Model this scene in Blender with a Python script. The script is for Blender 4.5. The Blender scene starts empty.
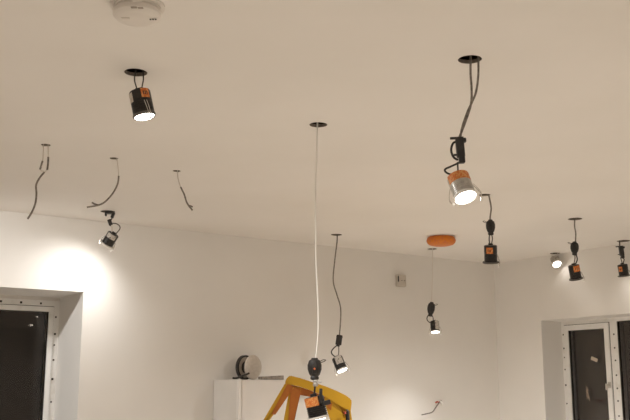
import bpy, bmesh, math, random
from mathutils import Vector, Matrix
random.seed(4)
SC = bpy.context.scene
COL = SC.collection
V = Vector
# ------------------------------------------------------------------ camera
F = 900.0
CH, H = 1.45, 2.45
PITCH = math.atan(180.0 / F)
CAM = V((0, 0, CH))
cd = bpy.data.cameras.new('camera')
cam = bpy.data.objects.new('camera', cd)
COL.objects.link(cam)
cam.location = CAM
cam.rotation_euler = (math.pi / 2 + PITCH, 0, 0)
cd.sensor_width = 36
cd.lens = F / 630 * 36
cd.clip_end = 100
SC.camera = cam
ROT = cam.rotation_euler.to_matrix()


def ray(px, py):
    return ROT @ V(((px - 315) / F, (210 - py) / F, -1))


def on_z(px, py, z=H):
    d = ray(px, py)
    return CAM + d * ((z - CH) / d.z)


def on_y(px, py, y):
    d = ray(px, py)
    return CAM + d * (y / d.y)


def on_plane(px, py, p, n):
    d = ray(px, py)
    return CAM + d * ((p - CAM).dot(n) / d.dot(n))


# ------------------------------------------------------------------ materials
def mat(name, col, rough=0.6, metal=0.0, emit=None, estr=0, noise=None, bump=None, spec=0.5):
    m = bpy.data.materials.new(name)
    m.use_nodes = True
    nt = m.node_tree
    b = nt.nodes['Principled BSDF']
    b.inputs['Base Color'].default_value = (*col, 1)
    b.inputs['Roughness'].default_value = rough
    b.inputs['Metallic'].default_value = metal
    b.inputs['Specular IOR Level'].default_value = spec
    if emit:
        b.inputs['Emission Color'].default_value = (*emit, 1)
        b.inputs['Emission Strength'].default_value = estr
    if noise or bump:
        tc = nt.nodes.new('ShaderNodeTexCoord')
    if noise:
        sc, col2, lo, hi = noise
        n = nt.nodes.new('ShaderNodeTexNoise')
        n.inputs['Scale'].default_value = sc
        n.inputs['Detail'].default_value = 4
        r = nt.nodes.new('ShaderNodeValToRGB')
        r.color_ramp.elements[0].position = lo
        r.color_ramp.elements[1].position = hi
        r.color_ramp.elements[0].color = (*col, 1)
        r.color_ramp.elements[1].color = (*col2, 1)
        nt.links.new(tc.outputs['Object'], n.inputs['Vector'])
        nt.links.new(n.outputs['Fac'], r.inputs['Fac'])
        nt.links.new(r.outputs['Color'], b.inputs['Base Color'])
    if bump:
        sc, st, dist = bump
        n = nt.nodes.new('ShaderNodeTexNoise')
        n.inputs['Scale'].default_value = sc
        n.inputs['Detail'].default_value = 5
        bp = nt.nodes.new('ShaderNodeBump')
        bp.inputs['Strength'].default_value = st
        bp.inputs['Distance'].default_value = dist
        nt.links.new(tc.outputs['Object'], n.inputs['Vector'])
        nt.links.new(n.outputs['Fac'], bp.inputs['Height'])
        nt.links.new(bp.outputs['Normal'], b.inputs['Normal'])
    return m


def glass_mat():
    m = bpy.data.materials.new('window_glass')
    m.use_nodes = True
    nt = m.node_tree
    nt.nodes.clear()
    out = nt.nodes.new('ShaderNodeOutputMaterial')
    tr = nt.nodes.new('ShaderNodeBsdfTransparent')
    tr.inputs['Color'].default_value = (.8, .8, .8, 1)
    gl = nt.nodes.new('ShaderNodeBsdfGlossy')
    gl.inputs['Roughness'].default_value = .02
    gl.inputs['Color'].default_value = (.95, .87, .80, 1)
    fr = nt.nodes.new('ShaderNodeFresnel')
    fr.inputs['IOR'].default_value = 1.45
    mx = nt.nodes.new('ShaderNodeMixShader')
    nt.links.new(fr.outputs[0], mx.inputs[0])
    nt.links.new(tr.outputs[0], mx.inputs[1])
    nt.links.new(gl.outputs[0], mx.inputs[2])
    nt.links.new(mx.outputs[0], out.inputs[0])
    return m


M = {
    'wall': mat('wall_plaster', (.81, .79, .76), .8, noise=(2.5, (.785, .765, .735), .35, .7), bump=(60, .05, .002), spec=.2),
    'ceil': mat('ceiling_plaster', (.82, .79, .755), .85, noise=(1.7, (.79, .76, .72), .35, .7), bump=(50, .05, .002), spec=.2),
    'reveal': mat('bare_board', (.74, .71, .67), .85, noise=(9, (.66, .63, .59), .4, .75)),
    'floor': mat('floor_screed', (.70, .63, .545), .8, noise=(3, (.63, .565, .485), .35, .7)),
    'void': mat('joist_wood', (.09, .065, .045), .9, noise=(12, (.05, .035, .025), .3, .7)),
    'cutboard': mat('cut_board_edge', (.26, .22, .18), .9, noise=(120, (.38, .33, .28), .5, .7)),
    'pvc': mat('window_upvc', (.82, .81, .79), .35, noise=(14, (.68, .65, .60), .55, .8)),
    'dark': mat('dark_hole', (.03, .025, .02), .8),
    'gasket': mat('rubber_gasket', (.04, .035, .03), .7),
    'black': mat('black_plastic', (.022, .02, .019), .4, noise=(60, (.045, .04, .036), .5, .8)),
    'blackmetal': mat('black_metal_can', (.028, .025, .023), .35, .3, noise=(45, (.07, .06, .055), .55, .85)),
    'silver': mat('brushed_reflector', (.62, .59, .55), .35, .7, noise=(80, (.4, .38, .35), .4, .8)),
    'chrome': mat('spring_steel', (.75, .72, .68), .25, .9),
    'clipwhite': mat('white_spring_tip', (.85, .83, .8), .5),
    'bezelw': mat('white_bezel', (.75, .72, .68), .4),
    'bezeld': mat('dark_bezel', (.12, .11, .10), .35, .2),
    'orange': mat('orange_label', (.62, .16, .025), .5, noise=(130, (.75, .36, .11), .52, .6)),
    'orange2': mat('tan_label', (.68, .33, .10), .5, noise=(150, (.60, .16, .03), .44, .54)),
    'paper': mat('pale_paper_label', (.6, .55, .49), .6, noise=(160, (.25, .22, .2), .56, .66)),
    'clear': mat('pale_socket_plastic', (.52, .48, .43), .4, noise=(140, (.12, .11, .1), .55, .64)),
    'ink': mat('label_ink', (.09, .03, .02), .6),
    'screw': mat('orange_screw', (.75, .2, .06), .4),
    'grey': mat('grey_cable', (.25, .22, .19), .6, noise=(90, (.13, .115, .10), .4, .7)),
    'greydark': mat('dark_cable', (.085, .073, .06), .6, noise=(120, (.16, .14, .12), .45, .7)),
    'whitecord': mat('white_cord', (.86, .84, .80), .5),
    'pale': mat('pale_core', (.70, .65, .59), .6),
    'detector': mat('detector_plastic', (.74, .70, .655), .5, spec=.3),
    'slot': mat('detector_slot', (.30, .26, .22), .7),
    'slotpale': mat('detector_recess', (.60, .55, .50), .7),
    'cap': mat('orange_dust_cap', (.66, .19, .008), .5, noise=(55, (.58, .15, .03), .5, .62)),
    'cabinet': mat('cabinet_board', (.73, .70, .665), .5, noise=(4, (.69, .66, .62), .4, .7)),
    'cabedge': mat('cabinet_edge', (.80, .775, .74), .4),
    'offcut': mat('grey_offcut', (.33, .29, .25), .7, noise=(40, (.16, .14, .12), .45, .65)),
    'reelpale': mat('pale_reel', (.58, .52, .455), .45, noise=(60, (.66, .60, .53), .4, .7)),
    'yellow': mat('yellow_plastic', (.55, .305, .010), .5),
    'ydark': mat('orange_plastic', (.40, .115, .012), .5, noise=(26, (.44, .14, .012), .45, .7)),
    'wood': mat('bench_wood', (.33, .22, .12), .7, noise=(14, (.24, .15, .08), .4, .7)),
    'sticker': mat('paper_sticker', (.50, .43, .35), .6),
    'smudge': mat('dried_smudge', (.36, .28, .22), .9, noise=(60, (.10, .08, .06), .45, .6)),
    'glass': glass_mat(),
    'lamp': mat('lit_lens', (.9, .88, .85), .4, emit=(1, .94, .86), estr=22),
    'boxgrey': mat('grey_wall_box', (.56, .51, .45), .6),
    'red': mat('red_tip', (.36, .06, .03), .5),
    'skydark': mat('night_ground', (.05, .045, .04), .9),
}


# ------------------------------------------------------------------ mesh helpers
def finish(name, bm, material, parent=None, smooth=True, angle=35):
    bmesh.ops.recalc_face_normals(bm, faces=bm.faces[:])
    me = bpy.data.meshes.new(name)
    bm.to_mesh(me)
    bm.free()
    mats = material if isinstance(material, (list, tuple)) else [material]
    for m in mats:
        me.materials.append(m)
    if smooth:
        for p in me.polygons:
            p.use_smooth = True
        me.set_sharp_from_angle(angle=math.radians(angle))
    o = bpy.data.objects.new(name, me)
    COL.objects.link(o)
    if parent:
        o.parent = parent
    return o


def tag(o, label=None, cat=None, group=None, kind=None):
    if label:
        o['label'] = label
    if cat:
        o['category'] = cat
    if group:
        o['group'] = group
    if kind:
        o['kind'] = kind
    return o


def empty(name, loc, label, cat, group=None):
    o = bpy.data.objects.new(name, None)
    o.empty_display_size = .05
    COL.objects.link(o)
    o.location = loc
    return tag(o, label, cat, group)


def add_box(bm, size, mtx=None, bevel=0.0, seg=2, mi=0):
    r = bmesh.ops.create_cube(bm, size=1.0)
    vs = r['verts']
    bmesh.ops.scale(bm, vec=V(size), verts=vs)
    fs = list({f for v in vs for f in v.link_faces})
    if bevel > 0:
        es = list({e for v in vs for e in v.link_edges})
        rr = bmesh.ops.bevel(bm, geom=es, offset=bevel, segments=seg, profile=.5, affect='EDGES')
        vs = list({v for f in rr['faces'] for v in f.verts} | {v for v in vs if v.is_valid})
        fs = list({f for v in vs for f in v.link_faces})
    if mtx is not None:
        bmesh.ops.transform(bm, matrix=mtx, verts=vs)
    for f in fs:
        f.material_index = mi
    return vs


def T(x, y, z):
    return Matrix.Translation((x, y, z))


def add_lathe(bm, prof, n=40, mtx=None, mi=0):
    """profile [(r, z)]; r==0 closes to a pole"""
    rings = []
    allv = []
    for r, z in prof:
        if r < 1e-6:
            v = bm.verts.new((0, 0, z))
            rings.append([v])
            allv.append(v)
        else:
            ring = [bm.verts.new((r * math.cos(2 * math.pi * i / n), r * math.sin(2 * math.pi * i / n), z)) for i in range(n)]
            rings.append(ring)
            allv += ring
    for a, b in zip(rings, rings[1:]):
        if len(a) == 1 and len(b) == 1:
            continue
        for i in range(n):
            j = (i + 1) % n
            if len(a) == 1:
                f = bm.faces.new((a[0], b[i], b[j]))
            elif len(b) == 1:
                f = bm.faces.new((a[i], b[0], a[j]))
            else:
                f = bm.faces.new((a[i], b[i], b[j], a[j]))
            f.material_index = mi
    if mtx is not None:
        bmesh.ops.transform(bm, matrix=mtx, verts=allv)
    return allv


def smooth_path(pts, sub=8):
    pts = [V(p) for p in pts]
    if len(pts) < 3:
        return pts
    out = []
    for i in range(len(pts) - 1):
        p0 = pts[max(i - 1, 0)]
        p1, p2 = pts[i], pts[i + 1]
        p3 = pts[min(i + 2, len(pts) - 1)]
        for k in range(sub):
            t = k / sub
            out.append(.5 * ((2 * p1) + (p2 - p0) * t + (2 * p0 - 5 * p1 + 4 * p2 - p3) * t * t + (3 * p1 - p0 - 3 * p2 + p3) * t ** 3))
    out.append(pts[-1])
    return out


def add_tube(bm, pts, r, n=10, sub=8, mi=0, taper=None):
    path = smooth_path(pts, sub)
    t0 = (path[1] - path[0]).normalized()
    nrm = t0.orthogonal().normalized()
    rings = []
    L = len(path)
    for i, p in enumerate(path):
        t = ((path[min(i + 1, L - 1)] - path[max(i - 1, 0)])).normalized()
        nrm = (nrm - t * nrm.dot(t)).normalized()
        bn = t.cross(nrm)
        rr = r if taper is None else r + (taper - r) * i / (L - 1)
        rings.append([bm.verts.new(p + (nrm * math.cos(2 * math.pi * k / n) + bn * math.sin(2 * math.pi * k / n)) * rr) for k in range(n)])
    for a, b in zip(rings, rings[1:]):
        for k in range(n):
            f = bm.faces.new((a[k], b[k], b[(k + 1) % n], a[(k + 1) % n]))
            f.material_index = mi
    for ring in (rings[0], rings[-1]):
        f = bm.faces.new(ring)
        f.material_index = mi


def add_arc_patch(bm, r, th, a0, a1, z0, z1, n=14, mi=0):
    """curved label on a cylinder; angle 0 faces -Y, positive to +X"""
    def pt(rad, a, z):
        return bm.verts.new((rad * math.sin(a), -rad * math.cos(a), z))
    g = []
    for i in range(n + 1):
        a = a0 + (a1 - a0) * i / n
        g.append((pt(r, a, z0), pt(r + th, a, z0), pt(r + th, a, z1), pt(r, a, z1)))
    for a, b in zip(g, g[1:]):
        for k in range(4):
            f = bm.faces.new((a[k], a[(k + 1) % 4], b[(k + 1) % 4], b[k]))
            f.material_index = mi
    for q in (g[0], g[-1]):
        f = bm.faces.new(q)
        f.material_index = mi


def frame_for(direction):
    """matrix whose -Z is the given direction and whose -Y faces the viewer side"""
    z = -direction.normalized()
    y = V((0, 1, 0))
    y = (y - z * y.dot(z)).normalized()
    x = y.cross(z)
    return Matrix((x, y, z)).transposed().to_4x4()


# ------------------------------------------------------------------ room layout
CORNER = on_z(494, 264)
PL = on_z(0, 210.5)
U = (PL - CORNER)
U.z = 0
U.normalize()                       # along the left wall, away from the corner
W = V((-U.y, U.x, 0))
if W.dot(V((0, -1, 0))) < 0:
    W = -W                          # along the right wall, away from the corner (towards the viewer)
LU, LW = 8.6, 9.0
TH = .48


def room(u, w, z):
    p = CORNER + U * u + W * w
    return V((p.x, p.y, z))


def uw(p):
    d = p - CORNER
    return d.dot(U), d.dot(W)


RM = Matrix((U, W, V((0, 0, 1)))).transposed()
if RM.determinant() < 0:
    FLIP = True
else:
    FLIP = False


def room_box(bm, u0, u1, w0, w1, z0, z1, mi=0):
    vs = [bm.verts.new(room(u, w, z)) for z in (z0, z1) for (u, w) in ((u0, w0), (u1, w0), (u1, w1), (u0, w1))]
    for q in ((0, 1, 2, 3), (4, 5, 6, 7), (0, 1, 5, 4), (1, 2, 6, 5), (2, 3, 7, 6), (3, 0, 4, 7)):
        f = bm.faces.new([vs[i] for i in q])
        f.material_index = mi


def solve_depth(px, py, pn, z):
    return on_z(px, py, z)


# left window opening on the left wall (w = 0)
rc = on_plane(83.6, 292, CORNER, W)
L_u0, L_head = uw(rc)[0], rc.z
ri = on_z(60, 302, L_head)                      # head corner at the frame, seen behind the reveal
L_dep = .26
L_u1, L_sill = L_u0 + 1.45, .85
# right window opening on the right wall (u = 0)
rc2 = on_plane(541, 320.5, CORNER, U)
R_w0, R_head = uw(rc2)[1], rc2.z
ri2 = on_z(560, 326, R_head)
R_dep = .26
R_w1, R_sill = R_w0 + 1.75, .85
def depth_from(px, py, along_u, target):
    lo, hi = .1, .42
    for _ in range(30):
        m = (lo + hi) / 2
        if along_u:
            got = uw(on_plane(px, py, CORNER - W * m, W))[0]
        else:
            got = uw(on_plane(px, py, CORNER - U * m, U))[1]
        # deeper planes move the crossing outwards, past the opening's edge
        if got > target:
            lo = m
        else:
            hi = m
    return lo


L_dep = depth_from(60, 303.5, True, L_u0)
R_dep = depth_from(561, 326.5, False, R_w0)
print('ROOM', CORNER, U, W, 'L', L_u0, L_head, L_dep, uw(ri), 'R', R_w0, R_head, R_dep, uw(ri2))


def struct(name, bm, m, parent=None, smooth=False):
    o = finish(name, bm, m, parent, smooth)
    if parent is None:
        o['kind'] = 'structure'
    return o


bm = bmesh.new()
room_box(bm, -TH, LU + TH, -TH, LW + TH, -.12, 0)
struct('floor', bm, M['floor'])


def wall_with_opening(name, along_u, a0, a1, o0, o1, z0, z1):
    bm = bmesh.new()
    def b(s0, s1, zz0, zz1):
        if along_u:
            room_box(bm, s0, s1, -L_dep - .065, 0, zz0, zz1)
        else:
            room_box(bm, -R_dep - .065, 0, s0, s1, zz0, zz1)
    b(a0, o0, 0, H)
    b(o1, a1, 0, H)
    b(o0, o1, z1, H)
    b(o0, o1, 0, z0)
    # merge the four pieces into one continuous wall
    bmesh.ops.remove_doubles(bm, verts=bm.verts[:], dist=1e-4)
    return struct(name, bm, M['wall'])


wall_with_opening('wall_left', True, -TH, LU + TH, L_u0, L_u1, L_sill, L_head)
wall_with_opening('wall_right', False, 0, LW + TH, R_w0, R_w1, R_sill, R_head)
bm = bmesh.new()
room_box(bm, LU, LU + TH, 0, LW + TH, 0, H)
struct('wall_back', bm, M['wall'])
bm = bmesh.new()
room_box(bm, 0, LU, LW, LW + TH, 0, H)
struct('wall_near', bm, M['wall'])
# night outside: a dark garden ground
bm = bmesh.new()
add_box(bm, (60, 60, .1), T(0, 5, -.3))
struct('ground', bm, M['skydark'])

# ------------------------------------------------------------------ ceiling with real cut-outs
HOLES = {   # pixel centre, radius in metres
    'A': (135.8, 72.5, .0365), 'B': (469.8, 59.5, .0365), 'C': (318.3, 124.8, .0345), 'D': (336.4, 234.8, .036),
    'E': (432.2, 249, .034), 'F': (484.6, 195, .030), 'G': (555, 253.4, .036), 'Hh': (575, 219, .0415),
    'I': (623.5, 241, .045), 'J': (107.8, 211.6, .041), 'K': (45.8, 145, .0195), 'L': (114, 158.4, .0185), 'M': (176.8, 171, .018),
}
CT = .0125
HP = {k: on_z(x, y) for k, (x, y, r) in HOLES.items()}
bm = bmesh.new()
room_box(bm, -TH, LU + TH, -TH, LW + TH, H, H + CT)
ceil = struct('ceiling', bm, [M['ceil'], M['cutboard']])
bm = bmesh.new()
for k, p in HP.items():
    r = HOLES[k][2]
    add_lathe(bm, [(0, H - .05), (r, H - .05), (r, H + .05), (0, H + .05)], 48, T(p.x, p.y, 0), mi=1)
cut = finish('cutter', bm, [M['ceil'], M['reveal']], smooth=False)
md = ceil.modifiers.new('cut', 'BOOLEAN')
md.operation = 'DIFFERENCE'
md.object = cut
md.solver = 'EXACT'
bpy.context.view_layer.update()
dg = bpy.context.evaluated_depsgraph_get()
me2 = bpy.data.meshes.new_from_object(ceil.evaluated_get(dg))
ceil.modifiers.clear()
ceil.data = me2
bpy.data.objects.remove(cut)
bm = bmesh.new()
room_box(bm, -TH, LU + TH, -TH, LW + TH, H + CT + .2, H + CT + .3)
for i in range(9):
    u = .1 + i * 1.0
    room_box(bm, u, u + .05, -TH, LW + TH, H + CT + .03, H + CT + .2)
room_box(bm, -TH - .02, -TH, -TH, LW + TH, H, H + CT + .3)
room_box(bm, LU + TH, LU + TH + .02, -TH, LW + TH, H, H + CT + .3)
room_box(bm, -TH, LU + TH, -TH - .02, -TH, H, H + CT + .3)
room_box(bm, -TH, LU + TH, LW + TH, LW + TH + .02, H, H + CT + .3)
struct('roof_void', bm, M['void'])


# ------------------------------------------------------------------ windows
def plane_uz(along_u, px, py, dep):
    if along_u:
        p = on_plane(px, py, CORNER - W * dep, W)
        return uw(p)[0], p.z
    p = on_plane(px, py, CORNER - U * dep, U)
    return uw(p)[1], p.z


def win_box(bm, along_u, s0, s1, d0, d1, z0, z1, mi=0):
    if along_u:
        room_box(bm, s0, s1, -d1, -d0, z0, z1, mi)
    else:
        room_box(bm, -d1, -d0, s0, s1, z0, z1, mi)


def ring(bm, along_u, s0, s1, z0, z1, wd, d0, d1, wtop=None, mi=0):
    wt = wtop or wd
    win_box(bm, along_u, s0, s0 + wd, d0, d1, z0, z1, mi)
    win_box(bm, along_u, s1 - wd, s1, d0, d1, z0, z1, mi)
    win_box(bm, along_u, s0 + wd, s1 - wd, d0, d1, z1 - wt, z1, mi)
    win_box(bm, along_u, s0 + wd, s1 - wd, d0, d1, z0, z0 + wt, mi)


def build_window(name, along_u, s0, s1, z0, z1, dep, sashes, fw, label):
    root = bpy.data.objects.new(name, None)
    COL.objects.link(root)
    root['kind'] = 'structure'
    root['label'] = label
    bm = bmesh.new()
    ring(bm, along_u, s0, s1, z0, z1, fw, dep, dep + .06)
    # shadow gap between outer frame and sash
    if sashes[0][2] > 0:
        ring(bm, along_u, sashes[0][0] - .001, sashes[0][1] + .001, z0 + fw - .001, z1 - fw + .001, .004, dep - .0006, dep + .02, mi=1)
    # fixing holes: small dark recess dots around the face of the outer frame
    rnd = random.Random(3)
    zz = z1 - .10
    while zz > z0 + .05:
        for s in ((s0 + fw * .6), (s1 - fw * .6)):
            q = .0045 + .0025 * rnd.random()
            win_box(bm, along_u, s - q, s + q, dep - .0012, dep + .001, zz - q, zz + q, 1)
        zz -= .06 + .12 * rnd.random()
    s = s0 + .12
    while along_u and s < s1 - .08:
        q = .0045 + .0025 * rnd.random()
        win_box(bm, along_u, s - q, s + q, dep - .0012, dep + .001, z1 - fw * .55 - q, z1 - fw * .55 + q, 1)
        s += .05 + .10 * rnd.random()
    struct('frame', bm, [M['pvc'], M['dark']], root)
    for (a0, a1, sw, stop) in sashes:
        if sw > 0:
            bm = bmesh.new()
            ring(bm, along_u, a0 + .003, a1 - .003, z0 + fw + .003, z1 - fw - .003, sw, dep - .012, dep + .045)
            struct('sash', bm, M['pvc'], root)
            g0, g1, gz0, gz1 = a0 + sw, a1 - sw, z0 + fw + sw - .003, z1 - fw - sw + .003
        else:
            g0, g1, gz0, gz1 = a0, a1, z0 + fw, z1 - fw
        bm = bmesh.new()
        ring(bm, along_u, g0 - .001, g1 + .001, gz0 - .001, gz1 + .001, .005, dep - .003, dep + .02)
        struct('gasket', bm, M['gasket'], root)
        bm = bmesh.new()
        win_box(bm, along_u, g0 + .002, g1 - .002, dep + .010, dep + .034, gz0 + .002, gz1 - .002)
        struct('pane', bm, M['glass'], root)
    return root


# left window: one wide light
g_u, g_z = plane_uz(True, 49, 311.5, L_dep)          # glass corner
f_u, f_z = plane_uz(True, 59.5, 303.5, L_dep)
print('Lwin glass', g_u - L_u0, L_head - g_z, 'frame', f_u - L_u0, L_head - f_z)
fwL = .036
swL = max(.03, (g_u - L_u0) - fwL)
w1 = build_window('window_1', True, L_u0, L_u1, L_sill, L_head - .022, L_dep, [(L_u0 + fwL, L_u1 - fwL, swL, 0)], fwL,
                  'white framed window with dark night glass at the left edge')
bm = bmesh.new()
win_box(bm, True, L_u0, L_u1, L_dep + .008, L_dep + .06, L_head - .022, L_head)
struct('lining', bm, M['reveal'], w1)
# right window: casement on the left, fixed light on the right
g0, gz = plane_uz(False, 568.5, 332, R_dep)
g1, _ = plane_uz(False, 605, 329, R_dep)
h0, hz = plane_uz(False, 617, 321.5, R_dep)
print('Rwin', g0 - R_w0, R_head - gz, g1 - R_w0, h0 - R_w0, R_head - hz)
fwR = .03
s_w = max(.035, g0 - R_w0 - fwR)
mull0 = g1 + s_w
w2 = build_window('window_2', False, R_w0, R_w1, R_sill, R_head, R_dep, [(R_w0 + fwR, mull0, s_w, 0), (h0, R_w1 - fwR, 0, 0)], fwR,
                  'white framed two light window with dark glass at the right edge')
bm = bmesh.new()
win_box(bm, False, mull0 - .004, h0 + .002, R_dep, R_dep + .06, R_sill + fwR, R_head - fwR)
zz = R_head - .12
while zz > R_sill + .1:
    s = (mull0 + h0) / 2
    q = .0055
    win_box(bm, False, s - q, s + q, R_dep - .0012, R_dep + .001, zz - q, zz + q, 1)
    zz -= .085 + .05 * random.random()
struct('mullion', bm, [M['pvc'], M['dark']], w2)
# handle on the casement
hs, hzz = plane_uz(False, 611, 385, R_dep - .03)
bm = bmesh.new()
s = mull0 - s_w / 2
win_box(bm, False, s - .009, s + .009, R_dep - .02, R_dep - .012, hzz - .022, hzz + .022)
win_box(bm, False, s - .008, s + .008, R_dep - .046, R_dep - .02, hzz - .007, hzz + .007)
win_box(bm, False, s - .007, s + .007, R_dep - .052, R_dep - .044, hzz - .035, hzz + .010)
struct('handle', bm, M['silver'], w2)
# paper sticker and dried smudge on the casement glass
def on_glass(name, px, py, hw, hh, rot, m, n=4, rag=0.0):
    s, z = plane_uz(False, px, py, R_dep + .010)
    bm = bmesh.new()
    rnd = random.Random(px)
    k = 4 if not rag else 18
    vv = []
    for i in range(k):
        if not rag:
            a, b = ((-1, -1), (1, -1), (1, 1), (-1, 1))[i]
        else:
            t = 2 * math.pi * i / k
            q = 1 + rag * (rnd.random() - .5)
            a, b = math.cos(t) * q, math.sin(t) * q
        ds = a * hw * math.cos(rot) - b * hh * math.sin(rot)
        dz = a * hw * math.sin(rot) + b * hh * math.cos(rot)
        vv.append((s + ds, z + dz))
    def pt(ss, z_, d):
        p = room(-d, ss, z_)
        return bm.verts.new(p)
    A = [pt(a, b, R_dep + .0095) for a, b in vv]
    B = [pt(a, b, R_dep + .0085) for a, b in vv]
    bm.faces.new(A)
    bm.faces.new(B)
    for i in range(k):
        bm.faces.new((A[i], A[(i + 1) % k], B[(i + 1) % k], B[i]))
    return struct(name, bm, m, w2)
o = on_glass('sticker', 594.3, 359.3, .030, .013, math.radians(-22), M['sticker'])
o['label'] = 'small pale sticker on the dark glass'
on_glass('smudge', 587.3, 393, .013, .052, math.radians(10), M['smudge'], rag=.9)

# ------------------------------------------------------------------ hanging downlights
GROUP = 'downlights hanging from their cut-outs'


def make_light(parent, energy, angle):
    ld = bpy.data.lights.new('lamp_beam', 'SPOT')
    ld.energy = energy
    ld.spot_size = math.radians(angle)
    ld.spot_blend = 1.0
    ld.shadow_soft_size = .022
    ld.color = (1, .98, .95)
    lo = bpy.data.objects.new('lamp_beam', ld)
    COL.objects.link(lo)
    lo.parent = parent
    lo.location = (0, 0, -.098)
    return lo


def make_can(root, px_top, y_depth, tilt, toward, labels, bezel='dark', energy=85, angle=150, scale=1.0, lit=True, clips=(0, 180), body='blackmetal', h=.078, twist=0):
    top = on_y(px_top[0], px_top[1], y_depth)
    t, c = math.radians(tilt), math.radians(toward)
    d = V((math.sin(t) * math.cos(c), -math.sin(c), -math.cos(t) * math.cos(c)))
    mtx = frame_for(d) @ Matrix.Rotation(math.radians(twist), 4, 'Z')
    bm = bmesh.new()
    R = .0335
    hb = h
    prof = [(0, 0), (.026, 0), (R - .002, -.002), (R, -.006), (R, -hb * .45), (R - .002, -hb * .46), (R - .002, -hb * .48), (R, -hb * .49)]
    z = -hb * .49
    for k in range(5):                      # cooling ribs
        z -= .0035
        prof += [(R, z), (R - .0025, z - .0008), (R - .0025, z - .0024), (R, z - .0032)]
        z -= .0032
    prof += [(R, -hb), (R - .004, -hb), (R - .004, -hb + .006), (0, -hb + .006)]
    add_lathe(bm, prof, 40)
    # square terminal cover and strain relief on top
    add_box(bm, (.022, .016, .010), T(0, 0, .004), .002)
    can = finish('can', bm, M[body], root)
    can.matrix_local = T(*(top - root.location)) @ mtx @ Matrix.Scale(scale, 4)
    BR = .0355 if bezel.startswith('slim') else .0425
    bm = bmesh.new()
    add_lathe(bm, [(.0300, -hb + .0015), (BR - .0005, -hb + .0015), (BR + .0005, -hb - .003), (BR, -hb - .0055), ((BR + .031) / 2, -hb - .008), (.0305, -hb - .0065), (.0300, -hb + .0015)], 48)
    bz = finish('bezel', bm, M['bezelw' if bezel in ('white', 'slimwhite') else 'bezeld'], can)
    # lens
    bm = bmesh.new()
    add_lathe(bm, [(0, -hb - .0095), (.016, -hb - .010), (.027, -hb - .0085), (.0298, -hb - .006), (.0298, -hb + .001), (0, -hb + .001)], 40)
    if bezel == 'dark':
        bmesh.ops.translate(bm, vec=(0, 0, .0065), verts=bm.verts[:])
    finish('lens', bm, M['lamp' if lit else 'paper'], can)
    for (m, a0, a1, z0, z1) in labels:
        bm = bmesh.new()
        add_arc_patch(bm, R - .0002, .0007, math.radians(a0), math.radians(a1), -z0 * hb, -z1 * hb)
        if m == 'orange':                   # short printed strokes on the label
            for j in range(3):
                am = math.radians(a0 + (a1 - a0) * (.28 + .2 * j))
                zc = -(z0 + z1) / 2 * hb
                dz = abs(z1 - z0) * hb * .2
                add_arc_patch(bm, R + .0004, .0004, am - .05, am + .05, zc - dz, zc + dz, 3, mi=1)
        lo = finish('label', bm, [M[m], M['ink']], can)
        lo['label'] = {'orange': 'orange printed label', 'orange2': 'tan and orange label', 'paper': 'pale paper label', 'clear': 'pale plastic window'}[m]
    for cang in clips:
        bm = bmesh.new()
        sgn = 1
        x = R + .002
        add_tube(bm, [(x, -.004, -hb * .55), (x + sgn * .008, -.004, -hb * .8), (x + sgn * .013, -.003, -hb - .006), (x + sgn * .006, -.002, -hb - .024)], .0011, 6)
        add_tube(bm, [(x, .004, -hb * .55), (x + sgn * .008, .004, -hb * .8), (x + sgn * .013, .003, -hb - .006), (x + sgn * .006, .002, -hb - .024)], .0011, 6)
        add_box(bm, (.004, .012, .006), T(x + sgn * .006, 0, -hb - .024), .001, mi=1)
        bmesh.ops.rotate(bm, cent=(0, 0, 0), matrix=Matrix.Rotation(math.radians(cang), 3, 'Z'), verts=bm.verts[:])
        finish('spring_clip', bm, [M['chrome'], M['clipwhite']], can)
    if lit:
        l = make_light(can, energy, angle)
        l.location.z = -hb - .02
    return can, top


def wires(root, name, y, pix, r, m, taper=None, zig=0):
    bm = bmesh.new()
    for path in pix:
        pts = []
        for i, q in enumerate(path):
            p = on_y(q[0], q[1], y + (q[2] if len(q) > 2 else 0)) - root.location
            pts.append(p)
        add_tube(bm, pts, r, 8, 8, taper=taper)
    return finish(name, bm, m, root)


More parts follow.
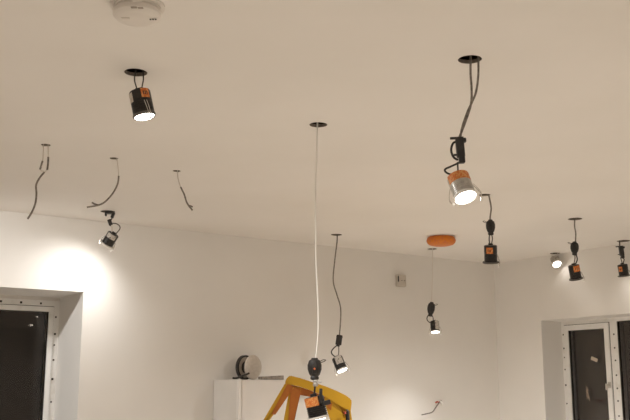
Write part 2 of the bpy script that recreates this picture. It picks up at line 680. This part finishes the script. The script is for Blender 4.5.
def connector(root, y, cx, cy, wpx, hpx, tilt=0, style='pear', screw=False, pin=0):
    """push-fit cable connector: a rounded black shell with a waist and a collar"""
    c = on_y(cx, cy, y)
    k = y / F
    w, h = wpx * k, hpx * k
    bm = bmesh.new()
    if style == 'pear':
        prof = [(0, .5 * h), (.22 * w, .5 * h), (.24 * w, .44 * h), (.40 * w, .38 * h), (.5 * w, .18 * h), (.49 * w, -.02 * h), (.38 * w, -.24 * h), (.26 * w, -.34 * h),
                (.30 * w, -.37 * h), (.30 * w, -.45 * h), (.2 * w, -.5 * h), (0, -.5 * h)]
        add_lathe(bm, prof, 24)
        bmesh.ops.scale(bm, vec=(1, .72, 1), verts=bm.verts[:])
        add_box(bm, (.30 * w, .1 * w, .5 * h), T(0, -.36 * w, .02 * h), .003)      # raised rib on the face
    elif style == 'box':
        add_box(bm, (w, w * .7, h), None, w * .14, 3)
        add_box(bm, (w * 1.06, w * .74, h * .12), T(0, 0, h * .30), w * .05)
        add_box(bm, (w * .5, w * .4, h * .2), T(0, 0, -h * .55), w * .08)
    else:                                   # a clamped cluster of two shells with a clip
        add_box(bm, (w * .55, w * .5, h * .75), T(w * .12, 0, h * .10), w * .12, 3)
        add_box(bm, (w * .42, w * .45, h * .40), T(w * .16, 0, -h * .28), w * .10, 3)
        add_box(bm, (w * .9, w * .2, h * .08), T(-w * .05, 0, h * .46), w * .03)
        add_box(bm, (w * .5, w * .42, h * .16), T(w * .30, 0, h * .36), w * .06)
        add_box(bm, (w * .7, w * .2, h * .06), T(-w * .02, 0, -h * .16), w * .02)
    o = finish('connector', bm, M['black'], root)
    o.matrix_local = T(*(c - root.location)) @ Matrix.Rotation(math.radians(tilt), 4, 'Y')
    if screw:
        bm = bmesh.new()
        add_lathe(bm, [(0, .002), (.003, .002), (.0038, 0), (.0038, -.004), (0, -.004)], 16, T(0, -.415 * w, 0) @ Matrix.Rotation(math.pi / 2, 4, 'X'))
        s = finish('screw', bm, M['screw'], o)
    if pin:
        bm = bmesh.new()
        add_tube(bm, [(.35 * w * pin, 0, .28 * h), (.62 * w * pin, 0, .33 * h), (.80 * w * pin, 0, .40 * h)], .0018, 8)
        add_tube(bm, [(.35 * w * pin, 0, .33 * h), (.62 * w * pin, 0, .42 * h), (.80 * w * pin, 0, .40 * h)], .0016, 8)
        s = finish('tie', bm, M['greydark'], o)
    return o


def downlight(key, label):
    p = HP[key]
    root = empty('hanging_downlight', p, label, 'downlight', GROUP)
    return root, p.y


# A: near left, no connector, two bare leads
r, y = downlight('A', 'lit black downlight with orange and white labels close below its ceiling cut-out')
wires(r, 'lead', y, [[(136, 69.5), (134.5, 79), (136, 86), (138.8, 94)]], .0022, M['greydark'])
wires(r, 'lead', y, [[(143, 69.5, .01), (143.4, 79), (142.2, 86), (141.5, 94)]], .0022, M['greydark'])
make_can(r, (139.3, 91), y, 13, 0, [('orange', 14, 62, .04, .42), ('paper', -85, -38, .1, .5)], 'slim', 60, scale=1.02, clips=(-62,), h=.080)
# B: near right, bright, tilted to the camera
r, y = downlight('B', 'brightest downlight, tan labelled, hanging tilted on twin grey leads near top right')
wires(r, 'cable', y, [[(470.6, 55), (470.6, 74), (471.6, 90), (471, 104), (466, 120), (459.5, 137)]], .0036, M['grey'])
wires(r, 'cable', y, [[(478.3, 55), (478.3, 74), (476.3, 91), (472.5, 101), (467, 113), (462, 128), (460.5, 137)]], .0034, M['grey'])
connector(r, y, 458.6, 150.5, 15.5, 29, -3, 'cluster')
wires(r, 'lead', y, [[(458, 142), (453.3, 143), (451.2, 150), (453.5, 157), (458, 160)]], .0035, M['black'])
wires(r, 'lead', y, [[(461, 162), (452, 166), (445, 169.5), (447, 173), (453, 175)]], .0030, M['black'])
wires(r, 'lead', y, [[(457.5, 162), (458, 170), (458.5, 178)]], .0026, M['greydark'])
make_can(r, (457.5, 176.5), y, 13, 24, [('orange2', -75, 75, .03, .42)], 'slimwhite', 85, body='silver', h=.074)
# C: long white cord in the middle
r, y = downlight('C', 'downlight with orange label on the long white cord, before the yellow stool')
wires(r, 'cord', y, [[(317.5, 121), (317, 140), (315.6, 200), (316.2, 262), (318.2, 305), (318, 335), (315.4, 361)]], .0030, M['whitecord'])
connector(r, y, 314.6, 369, 14, 21.5, 0, 'pear', True, 1)
wires(r, 'lead', y, [[(315.5, 378), (315, 386), (314, 397)]], .0034, M['black'])
bm = bmesh.new()
c = on_y(315.5, 382.5, y) - r.location
add_lathe(bm, [(0, .012), (.008, .012), (.010, .004), (.006, 0), (.010, -.006), (.008, -.014), (0, -.014)], 16, T(*c))
add_tube(bm, [c + V((.004, -.004, .004)), c + V((.018, -.006, .002)), c + V((.024, -.006, .004))], .0028, 8)
finish('cord_grip', bm, M['silver'], r)
can, _ = make_can(r, (313.6, 396.4), y, 13, 0, [('orange2', -80, 22, .03, .46)], 'slimwhite', 85, clips=(), scale=1.06, h=.07)
bm = bmesh.new()
add_box(bm, (.011, .008, .050), T(.024, -.034, -.004) @ Matrix.Rotation(.25, 4, 'Y'), .002)
add_box(bm, (.030, .008, .016), T(.037, -.030, -.030), .002)
finish('bracket', bm, M['black'], can)
# D: far, grey wavy cord
r, y = downlight('D', 'lit tilted downlight on a long wavy grey cord right of the white cord')
wires(r, 'cord', y, [[(337.3, 231), (337, 242), (334.6, 262), (333.2, 281), (337, 295), (340.6, 308), (340.3, 325), (339.2, 337)]], .0042, M['grey'])
connector(r, y, 339, 340, 6, 10, 8, 'box')
wires(r, 'lead', y, [[(337.4, 345), (333, 349), (331.4, 352.5), (333.5, 355.5), (337, 357.5)]], .0036, M['black'])
wires(r, 'lead', y, [[(338.6, 345), (338.8, 351), (338.3, 357.5)]], .0030, M['greydark'])
make_can(r, (336.8, 357.3), y, 22, 14, [('clear', -30, 50, .02, .62)], 'slimwhite', 85, scale=1.05, h=.082)
# E: far, pale cord
r, y = downlight('E', 'lit downlight pointing straight down on a faint pale cord below the orange cap')
wires(r, 'cord', y, [[(432, 245), (432.6, 255), (432.2, 280), (431.6, 304)]], .0024, M['pale'])
connector(r, y, 431, 309.3, 7.6, 14.5, 8, 'pear', pin=1)
wires(r, 'lead', y, [[(430, 313), (427.3, 317), (427.2, 320), (429.5, 322.3), (432, 322.3)]], .0036, M['black'])
wires(r, 'lead', y, [[(431, 314), (433, 317.5), (433, 322)]], .0032, M['black'])
make_can(r, (434.4, 321.2), y, 2, 12, [('clear', -2, 84, .05, .9)], 'slimwhite', 30, 115, scale=.93, h=.08)
# F
r, y = downlight('F', 'black orange labelled downlight hanging just right of the brightest downlight')
wires(r, 'cable', y, [[(488.2, 192), (489.6, 199), (491.2, 208), (490.3, 216), (490, 221)]], .0042, M['grey'])
connector(r, y, 490.6, 227.5, 9.6, 16, 0, 'pear', pin=-1)
wires(r, 'lead', y, [[(489.6, 234), (489.2, 240), (490, 246)]], .0032, M['black'])
wires(r, 'lead', y, [[(491.4, 234), (492.4, 239), (491, 246)]], .0028, M['greydark'])
make_can(r, (490.5, 245), y, 2, -15, [('orange', -50, 8, .12, .48)], 'dark', 125, clips=(-35,), h=.088)
# G
r, y = downlight('G', 'small lit downlight close under the ceiling edge above the right window')
wires(r, 'lead', y, [[(552.2, 250), (552.2, 258), (553, 262)]], .003, M['pale'])
wires(r, 'lead', y, [[(557.8, 250), (557.6, 256), (556.5, 262)]], .003, M['pale'])
make_can(r, (554.3, 258.5), y, 8, 38, [('clear', -85, 85, .03, .7)], 'white', 4, 75, body='clear', h=.06, scale=.95)
# Hh
r, y = downlight('Hh', 'black downlight with orange label left of the rightmost one, above the right window casement')
wires(r, 'cable', y, [[(575, 216), (574.6, 226), (575.8, 234), (575.3, 243)]], .0042, M['grey'])
connector(r, y, 574.6, 248.5, 8.6, 14, 3, 'pear', pin=-1)
wires(r, 'lead', y, [[(576, 254), (577.3, 259), (576, 263), (573.5, 266)]], .0040, M['black'])
wires(r, 'lead', y, [[(574.5, 254), (575, 258), (574, 263.5)]], .0030, M['greydark'])
make_can(r, (573.5, 264.8), y, 12, -14, [('orange', -25, 55, .05, .48)], 'dark', 4, 60, clips=(-35,), h=.084, scale=.98)
# I
r, y = downlight('I', 'black downlight with small orange label at its left side, rightmost at the photo edge')
wires(r, 'cable', y, [[(619.6, 238), (619.6, 244), (620.2, 248)]], .0046, M['greydark'])
connector(r, y, 620.6, 252.3, 8.2, 13, -4, 'cluster')
wires(r, 'lead', y, [[(621, 257.5), (624, 259), (623.5, 262), (622, 265)]], .0034, M['black'])
wires(r, 'lead', y, [[(620.5, 257.5), (621.6, 261), (622.4, 265)]], .0030, M['black'])
make_can(r, (622.3, 264.3), y, 8, -8, [('orange', -72, -28, .18, .62)], 'dark', 1.5, 50, clips=(-35,), h=.076, scale=1.0)
# J: beside the left wall, throws its beam over the wall above the window
r, y = downlight('J', 'black and grey downlight tilted toward the left window wall, glowing onto that wall')
bm = bmesh.new()
c = on_y(110.3, 213.2, y) - r.location
add_box(bm, (.046, .04, .012), T(*(c + V((-.004, 0, .002)))), .003)
add_box(bm, (.016, .02, .035), T(*(c + V((.016, -.004, -.012)))) @ Matrix.Rotation(.3, 4, 'Y'), .003)
add_box(bm, (.010, .02, .020), T(*(c + V((-.024, -.004, -.008)))), .003)
finish('mounting_tab', bm, M['black'], r)
wires(r, 'lead', y, [[(112.4, 216), (111.6, 219), (109.6, 222)]], .004, M['greydark'])
connector(r, y, 110, 222.4, 3.6, 6.4, -20, 'box')
wires(r, 'lead', y, [[(111, 223.3), (116, 223.6), (119.6, 226), (119.8, 229), (117.5, 232), (115.5, 234.3)]], .0030, M['greydark'])
wires(r, 'lead', y, [[(111.2, 224), (112, 229), (112.3, 234)]], .0048, M['pale'])
make_can(r, (113.7, 233.6), y, -35, -17, [('clear', -38, 60, .0, .40)], 'white', 12, 145, scale=1.0, h=.07)


# ------------------------------------------------------------------ fill downlights added out of view to raise the room's light level
FILL_W, FILL_A = 16, 168
n_fill = 0
spots = [(1.1 + iu * 1.6, 1.0 + iw * 1.5) for iu in range(5) for iw in range(5)]
for q in ((38, 316), (31, 324)):        # two more, placed to show mirrored in the left window's glass
    d = ray(*q)
    g = on_plane(*q, CORNER - W * (L_dep + .01), W)
    dr = d - W * 2 * d.dot(W)
    spots.append(uw(g + dr * ((H - g.z) / dr.z)))
spots.append((5.1, .62))                # added beside the left window, aimed to brighten its reveal
if True:
    for su, sw_ in spots:
        if not (.3 < su < LU - .3 and .3 < sw_ < LW - .2):
            continue
        p = room(su, sw_, H)
        if p.y > 2.0 and abs(p.x) < .36 * p.y + .35:
            continue
        r = empty('added_fill_downlight', p, 'lit fill downlight added to the ceiling out of view', 'downlight', 'fill downlights added out of view')
        bm = bmesh.new()
        add_lathe(bm, [(.027, 0), (.0425, 0), (.0425, -.004), (.034, -.007), (.0275, -.006), (.027, 0)], 32)
        finish('bezel', bm, M['bezelw'], r)
        bm = bmesh.new()
        add_lathe(bm, [(0, -.024), (.016, -.022), (.0255, -.014), (.0268, 0), (0, 0)], 32)
        finish('lens', bm, M['lamp'], r)
        l = make_light(r, FILL_W, FILL_A)
        l.location.z = -.05
        if abs(su - 5.1) < .01:
            aim = room(L_u0, -.25, 1.62) - p
            l.rotation_euler = aim.to_track_quat('-Z', 'Y').to_euler()
            l.data.energy = 85
            l.data.spot_size = math.radians(75)
        n_fill += 1

# ------------------------------------------------------------------ loose cables out of small holes
def loose(key, label, pale, dark, r=.0042):
    p = HP[key]
    root = empty('loose_cable', p, label, 'cable', 'loose cable ends hanging from the ceiling')
    for path in pale:
        wires(root, 'core', p.y, [path], .0022, M['pale'])
    for path in dark:
        wires(root, 'sheath', p.y, [path], r, M['grey'])
    return root


loose('K', 'leftmost loose grey cable hanging from the ceiling, longest with split strands at its top',
      [[(43.6, 142), (43.3, 152), (42.8, 161), (41.6, 167)], [(48, 142), (48.2, 152), (48, 160)], [(40, 169.5), (42, 171), (44.4, 171.5)], [(47.2, 169), (46, 171), (44.6, 172)]],
      [[(42.6, 161), (41.4, 165), (40, 169.5)], [(48.3, 157), (48, 164), (47.2, 170)], [(44.4, 172), (39.6, 178), (36.2, 185), (36.4, 194), (35.4, 203), (32, 212), (27.6, 219)]])
loose('L', 'loose grey cable curling left to a frayed end, above the tilted wall-facing downlight',
      [[(116.6, 155.5), (117.6, 164), (118.7, 176)]],
      [[(118.7, 176), (117.6, 184), (113, 193), (106, 201), (99, 205), (87, 207.2)], [(98, 205), (94.5, 204), (92, 202.5)]], .0038)
loose('M', 'short loose grey cable slanting right, third from the left of the ceiling cables',
      [[(177.3, 168), (178, 178), (180.6, 187)]],
      [[(180.6, 187), (184.2, 194.5), (187, 203), (192.4, 210.3)], [(188.6, 205.5), (190.8, 206), (192.6, 207)]], .0038)

# ------------------------------------------------------------------ smoke detector (top) and orange capped detector
c = on_z(139.4, 0)
Yc = 2.36
c = V(((139.4 - 315) * 2.36 / 900 * 1.02, 2.30, H))
c = on_z(141.5, 26.5, H - .034)
c = V((c.x, c.y - .062, H))
r = empty('smoke_detector', c, 'round white smoke detector on the ceiling at the top edge', 'smoke detector')
bm = bmesh.new()
add_lathe(bm, [(0, 0), (.060, 0), (.062, -.004), (.062, -.012), (.058, -.014), (.058, -.018), (.0635, -.020), (.0635, -.030), (.056, -.038), (.040, -.042), (0, -.042)], 64)
finish('body', bm, M['detector'], r)
bm = bmesh.new()
add_lathe(bm, [(.066, 0), (.072, 0), (.072, -.006), (.064, -.007), (.062, -.0065), (.062, 0), (.066, 0)], 64)
finish('base', bm, M['detector'], r)


def det_spot(name, px, py, sx, sy, m):
    p = on_z(px, py, H - .0418) - c
    bm = bmesh.new()
    add_box(bm, (sx, sy, .0016), T(p.x, p.y, -.0424), .0007)
    finish(name, bm, m, r)


det_spot('slot', 134.0, 7.3, .016, .010, M['slot'])
det_spot('slot', 140.5, 7.8, .014, .009, M['slot'])
det_spot('test_button', 136.5, .5, .026, .012, M['slotpale'])
det_spot('recess', 125.6, 18, .022, .012, M['slotpale'])
for dx in (0, 2.6, 5.2):
    det_spot('sounder_hole', 150.5 + dx, 19.2, .0045, .007, M['dark'])

pc = on_z(441, 236.6)
pc = V((pc.x, pc.y, H))
r = empty('capped_detector', pc, 'orange oval dust cap fixed on the ceiling near the far corner', 'dust cap')
bm = bmesh.new()
add_lathe(bm, [(0, 0), (.078, 0), (.090, -.010), (.0965, -.024), (.0965, -.032), (.091, -.044), (.080, -.054), (.058, -.060), (0, -.061)], 56)
for v in bm.verts:
    v.co.z += .06 * 0
finish('cap', bm, M['cap'], r)
bm = bmesh.new()
add_lathe(bm, [(.07, 0), (.093, 0), (.093, -.003), (.07, -.004), (.07, 0)], 56)
finish('base', bm, M['detector'], r)

# ------------------------------------------------------------------ wall box and wall cable on the left wall
p = on_plane(399.3, 281, CORNER, W)
u0, _ = uw(p)
sc = (p - CAM).length / F
r = empty('wall_box', room(u0, 0, p.z), 'small grey switch box on the wall below left of the orange cap', 'wall box')
ang = math.atan2(U.y, U.x)
bm = bmesh.new()
wB, hB = 8.2 * sc / .80, 11.5 * sc
RZ = Matrix.Rotation(ang, 4, 'Z')
add_box(bm, (wB, .036, hB), RZ @ T(0, 0, 0) if False else T(*(W * .018)) @ RZ, .006, 3)
finish('body', bm, M['boxgrey'], r)
bm = bmesh.new()
for dx in (.004, -.022):
    add_lathe(bm, [(0, .0015), (.003, .0015), (.003, -.003), (0, -.003)], 12, T(*(W * .0365 + U * (dx + .002))) @ RZ @ Matrix.Rotation(math.pi / 2, 4, 'X'))
finish('screw', bm, M['dark'], r)
bm = bmesh.new()
add_box(bm, (.006, .010, hB * .5), T(*(W * .034 + U * (wB * .47) + V((0, 0, hB * .12)))) @ RZ, .002)
finish('cable_entry', bm, M['gasket'], r)

p = on_plane(440.5, 401, CORNER, W)
r = empty('wall_cable', p, 'short wire with red and white tips sticking out of the wall', 'wire')


def wp(px, py, off):
    return on_plane(px, py, CORNER + W * off, W) - r.location


bm = bmesh.new()
add_tube(bm, [wp(441, 400.5, 0.0), wp(439.3, 402.2, .03), wp(436, 407, .06), (wp(432.4, 412, .07)), wp(427, 413.7, .08), wp(421.8, 414.8, .09)], .0042, 8)
finish('sheath', bm, M['grey'], r)
bm = bmesh.new()
add_tube(bm, [wp(438.8, 402.4, .03), wp(437.4, 401.8, .04), wp(435.7, 402.5, .05)], .0062, 8)
finish('tip', bm, M['red'], r)['label'] = 'red tip'
bm = bmesh.new()
add_tube(bm, [wp(440, 401.2, .02), wp(441.2, 402, .03), wp(442.8, 404, .04)], .0075, 8)
finish('tip', bm, M['whitecord'], r)['label'] = 'white tip'

# ------------------------------------------------------------------ tall cabinet against the left wall
cb = on_plane(213.5, 380, CORNER, W)
ub, zt = uw(cb)[0], cb.z
DEP = .36
for it in range(30):
    q = room(ub, DEP, zt)
    px = 315 + F * (ROT.inverted() @ (q - CAM)).x / -(ROT.inverted() @ (q - CAM)).z
    DEP += (239 - px) * -.002 if False else (px < 239) * .01 - (px >= 239) * .01
pr = None
wid = .6
u_r = uw(on_plane(285, 380, CORNER + W * DEP, W))[0]
wid = ub - u_r
print('cabinet', ub, zt, DEP, wid)
r = empty('tall_cabinet', room(ub - wid / 2, DEP / 2, 0), 'pale tall cabinet standing against the wall behind the yellow stool', 'cabinet')


def rel_box(name, u0, u1, w0, w1, z0, z1, m, parent=r, bevel=.003):
    bm = bmesh.new()
    cc = room((u0 + u1) / 2, (w0 + w1) / 2, (z0 + z1) / 2) - parent.location
    add_box(bm, (abs(u1 - u0), abs(w1 - w0), abs(z1 - z0)), T(*cc) @ RZ, bevel)
    return finish(name, bm, m, parent)


ul, ur = ub, ub - wid
rel_box('carcass', ur, ul, .004, DEP - .022, 0, zt, M['cabinet'])
rel_box('door', ur + .002, ul - .022, DEP - .02, DEP, .08, zt - .004, M['cabinet'])
rel_box('edge_strip', ul - .02, ul + .001, DEP - .021, DEP + .002, 0, zt + .001, M['cabedge'])
bm = bmesh.new()
hh = room(ur + .06, DEP + .02, 1.0) - r.location
add_tube(bm, [hh + V((0, 0, -.09)) - W * .02, hh + V((0, 0, -.09)), hh + V((0, 0, .09)), hh + V((0, 0, .09)) - W * .02], .005, 10, 2)
finish('handle', bm, M['silver'], r)
# grey offcut lying on the cabinet
a = on_plane(271, 378, CORNER + W * (DEP * .85), W)
ua = uw(a)[0]
bm = bmesh.new()
vs = add_box(bm, (.16, .05, .026), None, .003)
for v in bm.verts:
    if v.co.x > 0 and v.co.z > 0:
        v.co.z -= .008
o = finish('offcut_strip', bm, M['offcut'], None)
o.matrix_world = T(*room(ua, DEP * .85, zt + .0145)) @ RZ
tag(o, 'thin mottled grey strip lying on top of the pale cabinet', 'offcut')

# round reel standing on the cabinet
cr = on_plane(253, 368, CORNER + W * (DEP * .5), W)
urr = uw(cr)[0]
Rr = (12.0) * (cr - CAM).length / F
base = room(urr, DEP * .42, zt + .002)
r = empty('round_reel', base, 'round pale reel with dark rimmed flange standing on the pale cabinet', 'reel')
ax = V((.80, -.60, .0)).normalized()          # reel axis: pale disc turned to the camera's right
MX = frame_for(-ax)
cc = V((0, 0, Rr))
bm = bmesh.new()
add_lathe(bm, [(0, .036), (Rr * .55, .040), (Rr * .9, .030), (Rr, .020), (Rr, .012), (Rr * .92, .010), (0, .010)], 48)
d = finish('disc', bm, M['reelpale'], r)
d.matrix_local = T(*cc) @ MX
bm = bmesh.new()
add_lathe(bm, [(0, .012), (Rr * .55, .012), (Rr * .5, -.045), (0, -.045)], 40)
d = finish('hub', bm, M['black'], r)
d.matrix_local = T(*cc) @ MX
bm = bmesh.new()
add_lathe(bm, [(Rr * .86, -.042), (Rr, -.042), (Rr * 1.0, -.062), (Rr * .93, -.066), (Rr * .86, -.062), (Rr * .86, -.042)], 48)
d = finish('rim', bm, M['black'], r)
d['label'] = 'dark outer rim'
d.matrix_local = T(*cc) @ MX
bm = bmesh.new()
add_lathe(bm, [(0, -.046), (Rr * .88, -.046), (Rr * .88, -.058), (0, -.058)], 48)
d = finish('flange', bm, M['reelpale'], r)
d.matrix_local = T(*cc) @ MX
bm = bmesh.new()
pts = []
for px, py in ((232.5, 379.6), (237, 378.2), (243, 375.8), (249.5, 373)):
    q = on_y(px, py, base.y - .13) - base
    q.z = max(q.z, .009)
    pts.append(q)
add_tube(bm, pts, .0062, 8)
finish('strap', bm, M['black'], r)

# ------------------------------------------------------------------ tipped yellow stool on a bench
YS = 5.0
bz = 1.02
bc = on_y(312, 420, YS)
r = empty('workbench', V((bc.x, YS - .06, 0)), 'wooden workbench below the frame carrying the yellow stool', 'workbench')
bm = bmesh.new()
add_box(bm, (1.1, .56, .04), T(0, 0, bz - .02), .004)
finish('top', bm, M['wood'], r)
for sx in (-1, 1):
    for sy in (-1, 1):
        bm = bmesh.new()
        add_box(bm, (.07, .07, bz - .04), T(sx * .48, sy * .22, (bz - .04) / 2), .004)
        finish('leg', bm, M['wood'], r)

r = empty('step_stool', V((bc.x, YS, bz)), 'yellow plastic step stool with orange inner faces, tipped, behind the hanging orange labelled downlight', 'step stool')


def sp(px, py, dy=0.0):
    return on_y(px, py, YS + dy) - r.location


def slab(bm, outline, d0, d1, mi=0):
    """extrude an outline (pixel list at stool depth) between two depths along the stool's own depth axis"""
    A = [bm.verts.new(sp(x, y) + V((0, d0, 0))) for x, y in outline]
    B = [bm.verts.new(sp(x, y) + V((0, d1, 0))) for x, y in outline]
    for f in (A, B):
        ff = bm.faces.new(f)
        ff.material_index = mi
    n = len(A)
    for i in range(n):
        ff = bm.faces.new((A[i], A[(i + 1) % n], B[(i + 1) % n], B[i]))
        ff.material_index = mi
    return A + B


_q = ROT.transposed() @ (V((bc.x, YS, bz)) - CAM)
LO = 210 + F * _q.y / _q.z       # the legs end on the bench top
bm = bmesh.new()
# rounded top tread: front lip
slab(bm, [(285.5, 381), (287.5, 377.5), (290.5, 375.6), (300, 378), (315, 383), (326, 386.5), (338, 391.5), (346, 395.5), (351, 399.5), (351.5, 402), (350.5, 412), (344, 408.5), (334, 401), (322, 395), (311, 390.5), (300, 386.8), (285, 383.5)], -.03, .24)
bmesh.ops.bevel(bm, geom=[e for e in bm.edges], offset=.004, segments=2, affect='EDGES')
finish('tread', bm, M['yellow'], r)


def leg(outer, inner, d0, d1):
    bm = bmesh.new()
    slab(bm, outer, d0, d1, 0)
    o = finish('leg', bm, M['yellow'], r, smooth=False)
    bm = bmesh.new()
    slab(bm, inner, d0 - .003, d1 + .003, 0)
    w = finish('web', bm, M['ydark'], o, smooth=False)
    w['label'] = 'orange inner face'


def ext(a, b, y):
    """continue the line a->b down to row y"""
    t = (y - a[1]) / (b[1] - a[1])
    return (a[0] + (b[0] - a[0]) * t, y)


# front left leg, splayed out
leg([(285.2, 383.2), (291, 384.8), (294, 388), ext((291, 394), (274.5, 415), LO), ext((285.2, 383.2), (263.5, 420), LO)],
    [(287.5, 384.2), (293.5, 386), (292, 392), (289.5, 394), (275.5, 414.5), (271.5, 414)], -.024, .012)
# second leg, nearly upright
leg([(290, 386), (301.5, 388), ext((301, 397), (295.5, 420), LO), ext((289.5, 398), (285, 420), LO)],
    [(291, 386.5), (301, 388.5), (300, 396), ext((300, 396), (294.5, 420), LO), ext((292, 397), (289.6, 420), LO)], -.020, .02)
# orange apron under the tread
bm = bmesh.new()
slab(bm, [(287, 384), (300, 387), (311, 390.6), (322, 395.2), (332, 400.5), (331, 404), (322, 401), (308, 396.5), (299, 394.8), (291, 393.5)], -.014, .01)
finish('apron', bm, M['ydark'], r, smooth=False)
# right legs, yellow with orange patches
leg([(325, 396), (337, 401), (341, 409), ext((341, 409), (344, 420), LO), ext((326, 405), (331, 420), LO), (324, 402)],
    [(326, 402), (332, 403), (331, 410), (327.5, 408)], -.022, .012)
leg([(337, 401), (346, 405), (350.6, 410), ext((350.6, 410), (352, 420), LO), ext((339, 410), (341, 420), LO)],
    [(339.5, 413), (343, 411), (344, 420), (336, 424), (335, 420)], .0, .10)
# a small dark hand tool hanging behind the stool's right leg
p = on_y(347.5, 413, YS - .05)
r2 = empty('hand_tool', V((p.x, p.y, bz)), 'small dark tool handle with red end beside the right side of the yellow stool', 'tool')
bm = bmesh.new()
q = p - r2.location
add_tube(bm, [(q.x, 0, 0.0), (q.x + .004, 0, q.z * .5), (q.x, 0, q.z - .01), (q.x - .004, 0, q.z + .008)], .012, 12)
finish('handle', bm, M['black'], r2)
bm = bmesh.new()
add_lathe(bm, [(0, .004), (.007, .004), (.008, 0), (.008, -.01), (0, -.01)], 16, T(q.x - .014, -.006, q.z + .004))
finish('button', bm, M['red'], r2)

# ------------------------------------------------------------------ world and view
w = bpy.data.worlds.new('world')
SC.world = w
w.use_nodes = True
w.node_tree.nodes['Background'].inputs[0].default_value = (.02, .0165, .014, 1)
w.node_tree.nodes['Background'].inputs[1].default_value = .5
SC.view_settings.view_transform = 'Standard'
SC.view_settings.look = 'None'
SC.view_settings.gamma = 1
SC.view_settings.exposure = -.27
SC.view_settings.use_curve_mapping = False
try:
    SC.cycles.max_bounces = 10
    SC.cycles.diffuse_bounces = 7
    SC.cycles.transparent_max_bounces = 12
    SC.cycles.caustics_reflective = False
    SC.cycles.caustics_refractive = False
except Exception:
    pass
